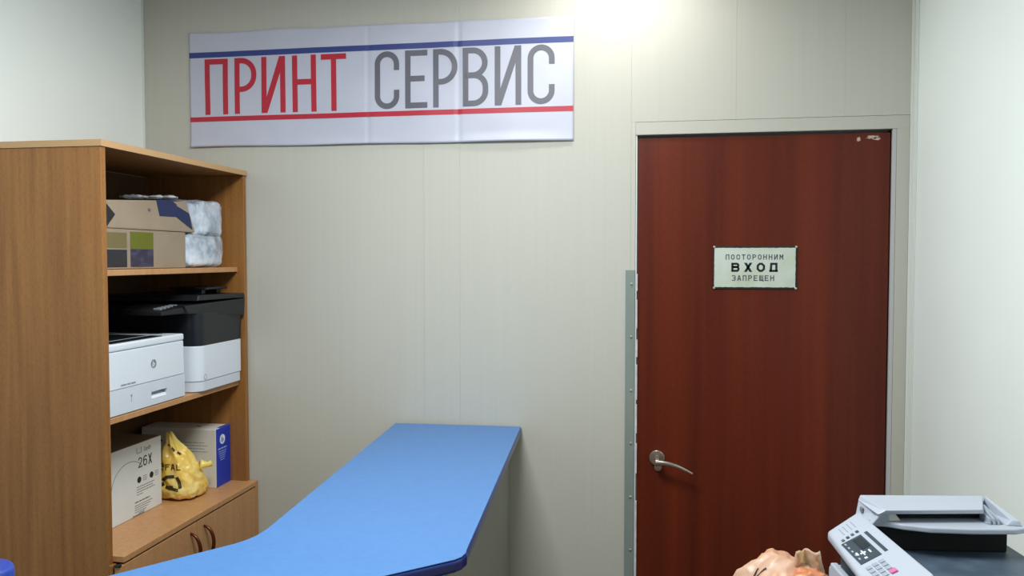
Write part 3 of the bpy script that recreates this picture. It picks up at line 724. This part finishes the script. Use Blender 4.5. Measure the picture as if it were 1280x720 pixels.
t = hexa([(TX-.21, 1.872, TZ+.112), (TX-.018, 1.872, TZ+.112), (TX-.004, 2.320, TZ+.112), (TX-.21, 2.320, TZ+.112),
          (TX-.20, 1.902, TZ+.190), (TX-.028, 1.902, TZ+.186), (TX-.022, 2.300, TZ+.212), (TX-.20, 2.300, TZ+.212)], .004, 2)
obj('carton', t, MT['card_beige'], pc)
# dark blue printed corner (wraps face)
def facex(y, z):      # face of the parcel at this place
    u = (z-(TZ+.112))/.085; return (TX-.018+.014*(y-1.872)/.463)*(1-u)+(TX-.028+.006*(y-1.902)/.398)*u
fm = lambda y, z, dd: (facex(y, z)+.0012+dd, y, z)
def poly_patch(bm, P, mp, th):
    a = [bm.verts.new(mp(y, z, th)) for y, z in P]; b = [bm.verts.new(mp(y, z, 0)) for y, z in P]
    bm.faces.new(a)
    for i in range(len(P)): bm.faces.new((a[i], b[i], b[(i+1) % len(P)], a[(i+1) % len(P)]))
t = bmesh.new()
poly_patch(t, [(2.148, TZ+.2035), (2.152, TZ+.156), (2.232, TZ+.157), (2.305, TZ+.120), (2.306, TZ+.160), (2.296, TZ+.211)], fm, .0008)
obj('blue_corner', t, MT['cdark'], pc, label='dark blue printed corner')
t = bmesh.new(); poly_patch(t, [(1.876, TZ+.118), (1.915, TZ+.116), (1.955, TZ+.150), (1.918, TZ+.185), (1.8995, TZ+.185)], fm, .0008)
obj('dark_end', t, MT['ink'], pc, label='black pointed end')
t = bmesh.new(); NS = 60; G = []
for i in range(NS+1):
    yv = 1.834+(2.256-1.834)*i/NS; G.append([])
    for j in range(17):
        zv = TZ+.002+.105*j/16; G[-1].append(t.verts.new((TX+.003+.0022*ridged(Vector((0, yv, zv)), 22, 4), yv, zv)))
for i in range(NS):
    for j in range(16): t.faces.new((G[i][j], G[i+1][j], G[i+1][j+1], G[i][j+1]))
obj('film_wrap', t, MT['thin_film'], pb, smooth=True, label='thin clear film over the carton front')
t = bmesh.new(); blotch(t, 2.108, TZ+.172, .006, .006, 12, fm); obj('small_mark', t, MT['ink_mid'], pc)
# sealed bag of clear crinkled film at the far end
def superb(cx, cy, cz, sx, sy, sz, e, amp, f, seed, lean=0, flat=True):
    def fn(th, ph):
        c, s = math.cos, math.sin
        q = lambda v: math.copysign(abs(v)**e, v)
        x = q(s(ph))*q(c(th)); y = q(s(ph))*q(s(th)); z = q(c(ph))
        p = Vector((x*sx, y*sy, z*sz)); n_ = Vector((x/sx, y/sy, z/sz)).normalized()
        p += n_*(ridged(p+Vector((cx, cy, 0)), f, seed)-.6)*amp
        if flat: p.z = max(-sz, p.z)
        p.y += lean*(p.z/sz+1)
        return p+Vector((cx, cy, cz))
    return fn
cf = thing('clear_plastic_bag', 'crinkled clear plastic bag bulging at the far end of the top shelf', 'bag', (TX-.06, 2.36, TZ))
t = blob(superb(TX-.082, 2.379, TZ+.0535, .085, .112, .0525, .22, .009, 15, 5), 160, 80); obj('lower_bulge', t, MT['clear_film'], cf, smooth=True)
t = blob(superb(TX-.086, 2.412, TZ+.160, .084, .080, .060, .24, .010, 15, 9, flat=False), 160, 80); obj('upper_bulge', t, MT['clear_film'], cf, smooth=True)
t = blob(superb(TX-.040, 2.474, TZ+.162, .030, .040, .042, .9, .005, 16, 13, flat=False), 60, 36); obj('side_pouch', t, MT['clear_film'], cf, smooth=True)
inn = blob(superb(TX-.092, 2.382, TZ+.054, .070, .100, .047, .2, .005, 11, 15), 60, 36); obj('contents', inn, M0('pale_contents', rgb(150, 166, 190), rgb(226, 236, 248), scale=(26, 26, 26), rough=.5, lo=.42, hi=.56), cf, smooth=True, label='pale contents seen through the film')
inn = blob(superb(TX-.098, 2.414, TZ+.162, .066, .066, .048, .25, .005, 11, 15, flat=False), 60, 36); obj('contents', inn, M0('pale_contents_b', rgb(160, 176, 200), rgb(226, 236, 248), scale=(30, 30, 30), rough=.5, lo=.42, hi=.56), cf, smooth=True, label='pale contents seen through the film')
# crumpled folds along the top
for k, (y, zz, s) in enumerate(((2.13, TZ+.212, .022), (2.205, TZ+.217, .028), (2.275, TZ+.221, .025))):
    t = blob(superb(TX-.085, y, zz, .045, s, .004, .8, .010, 26, 20+k, flat=False), 48, 24)
    obj('film_fold', t, MT['clear_film'], pc, smooth=True)

# ------------------------------------------------------------------ office table, MFP and bag at lower right
tb_ = thing('side_table', 'table carrying the office copier and the peach carrier bag beside the right wall', 'table', (.43, 1.36, 0))
obj('table_top', bx((.06, 1.02, .725), (.765, 1.72, .75), .002), MT['beech_pale'], tb_)
for x in (.085, .740):
    for y in (1.045, 1.695): obj('leg', bx((x-.02, y-.02, 0), (x+.02, y+.02, .725), .002), MT['metal_strip'], tb_)

mc = thing('copier', 'white and slate multifunction copier with open document feeder in front of the right wall', 'copier', (.36, 1.66, .75), R(6))
Z0 = -.75
def L8(pts, bev=.003, seg=3): return hexa([(x, y, z+Z0) for x, y, z in pts], bev, seg)
def lb(a, b, bev=.003, seg=2): return bx((a[0], a[1], a[2]+Z0), (b[0], b[1], b[2]+Z0), bev, seg)
obj('base_body', lb((.005, -.40, .752), (.325, -.015, 1.0), .01, 3), MT['mfp_white'], mc, local=True)
obj('front_cover', L8([(-.012, -.40, .90), (.004, -.40, .90), (.004, -.055, .90), (-.012, -.055, .90), (-.004, -.40, 1.018), (.010, -.40, 1.018), (.010, -.055, 1.018), (-.004, -.055, 1.018)], .004), MT['mfp_white'], mc, local=True)
obj('scanner_base', lb((.018, -.42, 1.0005), (.330, -.045, 1.0595), .006, 3), MT['slate'], mc, local=True, label='slate grey scanner base')
obj('lid_shade_block', lb((.062, -.098, 1.0598), (.305, -.030, 1.112), .002, 1), MT['blackhole'], mc, local=True, label='black block standing for the shade below the feeder')  # solid black block stands in for the shadow under the feeder tray
# sloping control panel
SA = R(26.84)
ps = L8([(-.030, -.368, 1.060), (.058, -.368, 1.060), (.058, -.034, 1.060), (-.010, -.052, 1.060),
         (-.0335, -.368, 1.0702), (.0565, -.352, 1.1155), (.0555, -.036, 1.1150), (-.0125, -.060, 1.0805)], .0085, 5)
cpn = obj('control_panel', ps, MT['mfp_white'], mc, local=True, smooth=False)
def onp(s, yv, h):     # point on the sloping panel
    return (-.03+s*math.cos(SA)-h*math.sin(SA), yv, 1.072+s*math.sin(SA)+h*math.cos(SA)+Z0)
def pad(s0, s1, y0, y1, h=.001, skew=0):
    P = [(s0, y0), (s1, y0+skew), (s1, y1+skew), (s0, y1)]
    return hexa([onp(s, y, -.001) for s, y in P]+[onp(s, y, h) for s, y in P])
sc_ = obj('screen_panel', pad(.0205, .061, -.232, -.136, .0012, .004), MT['screen'], cpn, local=True, label='dark display and key field')
obj('display', pad(.041, .0585, -.188, -.142, .0018, .002), MT['lcd'], sc_, local=True)
t = bmesh.new()
for s, y, a, b in ((.0385, -.200, .010, .0025), (.0385, -.200, .0025, .010), (.0500, -.203, .003, .006), (.0290, -.196, .003, .006), (.036, -.220, .005, .003)):
    merge(t, pad(s-a/2, s+a/2, y-b/2*2, y+b/2*2, .0024))
obj('navigation_key', t, MT['ink_white'], sc_, local=True)
for i in range(5): obj('button', pad(.0245, .0275, -.150-.017*i, -.142-.017*i, .0022), MT['button'], sc_, local=True)
obj('paper_slot', pad(.0685, .0745, -.224, -.130, .0012), MT['screen'], cpn, local=True, label='dark long key beside the display')
for i in range(4):
    s = .026+.0105*i
    obj('indicator', pad(s, s+.0055, -.128+.003*i, -.121+.003*i, .0016), MT['screen'] if i % 2 else MT['ink_mid'], cpn, local=True)
for r_ in range(4):
    for c_ in range(3):
        s = .0220+.0125*c_; y = -.2480-.0140*r_+.0015*c_
        obj('button', pad(s, s+.009, y-.010, y, .0016), MT['button'], cpn, local=True)
obj('stop_button', pad(.0475, .0585, -.301, -.289, .0030), MT['pink'], cpn, local=True, label='pink stop button')
t = bmesh.new(); mpp = lambda y, s, dd: onp(s+.009, y, .0002+dd)
for k in range(4): dashes(t, -.104+.003*k, .0290+.0090*k, .030, .0016, mpp, .0004, 3)
obj('panel_print', t, P0('faint_panel_ink', rgb(158, 166, 180), rough=.5), cpn, local=True)
# document feeder
_u = L8([(.052, -.094, 1.102), (.296, -.072, 1.102), (.300, -.022, 1.102), (.050, -.026, 1.102),
         (.074, -.112, 1.1415), (.262, -.096, 1.1415), (.296, -.026, 1.146), (.058, -.030, 1.146)], .004, 3)
_u.free()
hs = bmesh.new()
merge(hs, L8([(.060, -.118, 1.134), (.258, -.104, 1.134), (.296, -.026, 1.134), (.054, -.034, 1.134),
              (.0735, -.120, 1.1425), (.256, -.104, 1.1425), (.296, -.026, 1.146), (.058, -.035, 1.146)], .002, 2))
merge(hs, L8([(.054, -.100, 1.106), (.084, -.106, 1.106), (.080, -.034, 1.106), (.050, -.034, 1.106),
              (.0720, -.118, 1.1415), (.082, -.118, 1.1415), (.080, -.034, 1.1405), (.056, -.034, 1.1405)], .002, 2))
merge(hs, L8([(.080, -.050, 1.106), (.285, -.040, 1.106), (.296, -.030, 1.106), (.080, -.034, 1.106),
              (.080, -.050, 1.138), (.285, -.040, 1.138), (.296, -.030, 1.138), (.080, -.034, 1.138)], .001, 1))
obj('feeder_housing', hs, MT['mfp_white'], mc, local=True)
obj('feeder_mouth', L8([(.084, -.092, 1.119), (.262, -.080, 1.119), (.275, -.046, 1.119), (.082, -.052, 1.119), (.084, -.092, 1.1335), (.262, -.080, 1.1335), (.275, -.046, 1.1335), (.082, -.052, 1.1335)], .0008, 1), MT['blackhole'], mc, local=True, label='black paper intake slot')
tray = L8([(.062, -.098, 1.108), (.330, -.098, 1.108), (.300, -.034, 1.108), (.062, -.060, 1.108),
           (.062, -.100, 1.118), (.330, -.110, 1.118), (.300, -.034, 1.118), (.062, -.060, 1.118)], .002, 2); tray.free()
tp = [(.0560, -.090), (.074, -.106), (.105, -.124), (.146, -.1375), (.22, -.141), (.300, -.137), (.322, -.128), (.326, -.118), (.300, -.060), (.296, -.046), (.060, -.046)]
t = prism(tp, 1.107+Z0, 1.1175+Z0, .003, 3); obj('feeder_tray', t, MT['mfp_white'], mc, local=True, smooth=False)
g1 = L8([(.084, -.108, 1.1178), (.108, -.104, 1.1178), (.108, -.098, 1.1178), (.084, -.098, 1.1178), (.084, -.106, 1.139), (.092, -.104, 1.139), (.092, -.100, 1.139), (.084, -.100, 1.139)], .0012, 1)
obj('paper_guide', g1, P0('cream_plastic', rgb(212, 210, 204), rough=.45), mc, local=True, label='cream coloured paper guide')
g2 = bmesh.new()
merge(g2, L8([(.258, -.112, 1.1178), (.292, -.112, 1.1178), (.286, -.060, 1.1178), (.262, -.060, 1.1178), (.268, -.110, 1.124), (.278, -.110, 1.124), (.280, -.064, 1.141), (.266, -.064, 1.141)], .0014, 1))
for k in range(3): merge(g2, L8([(.262+.008*k, -.116, 1.118), (.266+.008*k, -.116, 1.118), (.266+.008*k, -.080, 1.118), (.262+.008*k, -.080, 1.118), (.262+.008*k, -.112, 1.128), (.266+.008*k, -.112, 1.128), (.266+.008*k, -.080, 1.136), (.262+.008*k, -.080, 1.136)], .0006, 1))
obj('paper_guide', g2, MT['button'], mc, local=True, label='grey ribbed paper guide')
obj('tray_rim', L8([(.292, -.118, 1.1178), (.318, -.122, 1.1178), (.302, -.030, 1.1178), (.294, -.030, 1.1178), (.302, -.116, 1.127), (.314, -.120, 1.127), (.300, -.030, 1.146), (.296, -.030, 1.146)], .0015, 2), MT['mfp_white'], mc, local=True)
t = bmesh.new(); 
for k in range(3): merge(t, lb((.0585+.0035, -.098+.0, 1.118+.004*k), (.0605+.006, -.078, 1.1195+.004*k), 0))
obj('vent', t, MT['button'], mc, local=True)
obj('latch', lb((.0520, -.060, 1.118), (.0560, -.050, 1.128), .001, 1), MT['grey_pl'], mc, local=True)

# peach and orange carrier bag
px_, py_ = .234, 1.52
def sbag(th, ph):
    h = (math.cos(ph)+1)/2; r = math.sin(ph)**.6
    x = math.cos(th)*.106*r; y = math.sin(th)*.098*r; z = .002+h**.75*.302
    if h > .5: x *= 1-.34*(h-.5); x += .085*(h-.5)
    p = Vector((x, y, z)); n_ = Vector((x, y, (z-.15)*.6)).normalized()
    p += n_*((ridged(p, 9, 31)-.6)*.022 + math.sin(th*9+h*6)*.004*math.sin(ph)+(ridged(p, 26, 17)-.6)*.006*math.sin(ph))
    k = max(0, h-.82)/.18
    p.z += k*(.004*math.sin(x*50+1)+.003*noise.noise(p*40))
    p.z = max(.0012, p.z)
    return p+Vector((px_, py_, .75))
sb = thing('carrier_bag', 'crumpled peach and orange plastic carrier bag left of the copier', 'bag', (px_, py_, .75))
t = blob(sbag, 120, 70); bvh2 = BVHTree.FromBMesh(t)
obj('bag_body', t, MT['peach_bag'], sb, smooth=True)
def tuft(cx, cy, cz, w, h, seed, mat, nm='bag_handle', dx=0):
    t = bmesh.new(); n, m = 20, 10; A = []; Bk = []
    for i in range(n+1):
        u = i/n-.5; A.append([]); Bk.append([])
        for j in range(m+1):
            v = j/m; y = .012*math.sin(u*9+seed)+.006*noise.noise(Vector((u*7, v*5, seed)))
            z = v*h*(1+.14*noise.noise(Vector((u*4, seed, 2))))
            P = Vector((cx+u*w*(1-.28*v)+dx*v, cy+y-.008*v, cz+z))
            A[-1].append(t.verts.new(P)); Bk[-1].append(t.verts.new(P+Vector((0, .0025, 0))))
    for i in range(n):
        for j in range(m):
            t.faces.new((A[i][j], A[i+1][j], A[i+1][j+1], A[i][j+1])); t.faces.new((Bk[i][j], Bk[i][j+1], Bk[i+1][j+1], Bk[i+1][j]))
        t.faces.new((A[i][0], Bk[i][0], Bk[i+1][0], A[i+1][0])); t.faces.new((A[i][m], A[i+1][m], Bk[i+1][m], Bk[i][m]))
    for j in range(m):
        t.faces.new((A[0][j], A[0][j+1], Bk[0][j+1], Bk[0][j])); t.faces.new((A[n][j], Bk[n][j], Bk[n][j+1], A[n][j+1]))
    obj(nm, t, mat, sb, smooth=True)
tuft(.300, 1.495, 1.030, .060, .050, 2, MT['peach_bag'], dx=-.004)
def bm2(x, y, dd):
    h = bvh2.ray_cast(Vector((x, y, 1.3)), Vector((0, 0, -1))); zv = h[0].z if h[0] is not None else 1.0
    return (x, y, zv+.0012+dd)
t = blob(superb(.294, 1.455, 1.026, .040, .036, .030, .9, .010, 34, 41, flat=False), 60, 36); obj('orange_fold', t, MT['orange_bag'], sb, smooth=True, label='orange crumpled fold')
t = bmesh.new()
for q in ([(.172, 1.490), (.186, 1.500), (.200, 1.490), (.212, 1.502)], [(.186, 1.472), (.204, 1.482), (.224, 1.486)]): ribbon(t, q, .0035, bm2, .0006, .004)
obj('bag_print', t, MT['ink'], sb)

# ------------------------------------------------------------------ ceiling lamps (real light of the room)
def lamp(x, y, sx_, sy_, watts, label, col=(1, 1, 1)):
    o = thing('ceiling_light', label, 'ceiling light', (x, y, ZC), group=None)
    obj('lamp_housing', bx((x-sx_/2-.02, y-sy_/2-.02, ZC-.05), (x+sx_/2+.02, y+sy_/2+.02, ZC-.0005), .004), MT['lamp_body'], o)
    obj('diffuser', bx((x-sx_/2, y-sy_/2, ZC-.056), (x+sx_/2, y+sy_/2, ZC-.0502), .002), P0('opal_diffuser_%d' % watts, (.9, .9, .9, 1), rough=.4), o)
    L = bpy.data.lights.new('ceiling_lamp', 'AREA'); L.shape = 'RECTANGLE'; L.size = sx_; L.size_y = sy_; L.energy = watts; L.color = col
    lo = bpy.data.objects.new('ceiling_lamp', L); COL.objects.link(lo); lo.location = (0, 0, -.0575); lo.parent = o
    return o
lamp(-.08, 2.31, .42, .10, 3.3, 'slim white ceiling light near the back wall above the banner end', (1, 1, .96))
lamp(-.50, 1.25, .6, .6, 33, 'square white ceiling light over the middle of the room', (.94, .99, 1))
w = bpy.data.worlds.new('World'); w.use_nodes = True; w.node_tree.nodes['Background'].inputs[0].default_value = (.5, .55, .6, 1); w.node_tree.nodes['Background'].inputs[1].default_value = .1
scene.world = w

# ------------------------------------------------------------------ camera
cd = bpy.data.cameras.new('camera'); cd.sensor_width = 36; cd.lens = 990/1280*36; cd.clip_start = .02
co = bpy.data.objects.new('camera', cd); COL.objects.link(co)
co.location = (0, 0, 1.61); co.rotation_euler = (R(90-2.14), 0, R(9.46)); scene.camera = co
vs = scene.view_settings
vs.view_transform = 'Standard'; vs.look = 'None'; vs.gamma = 1; vs.use_curve_mapping = False; vs.exposure = 0.3
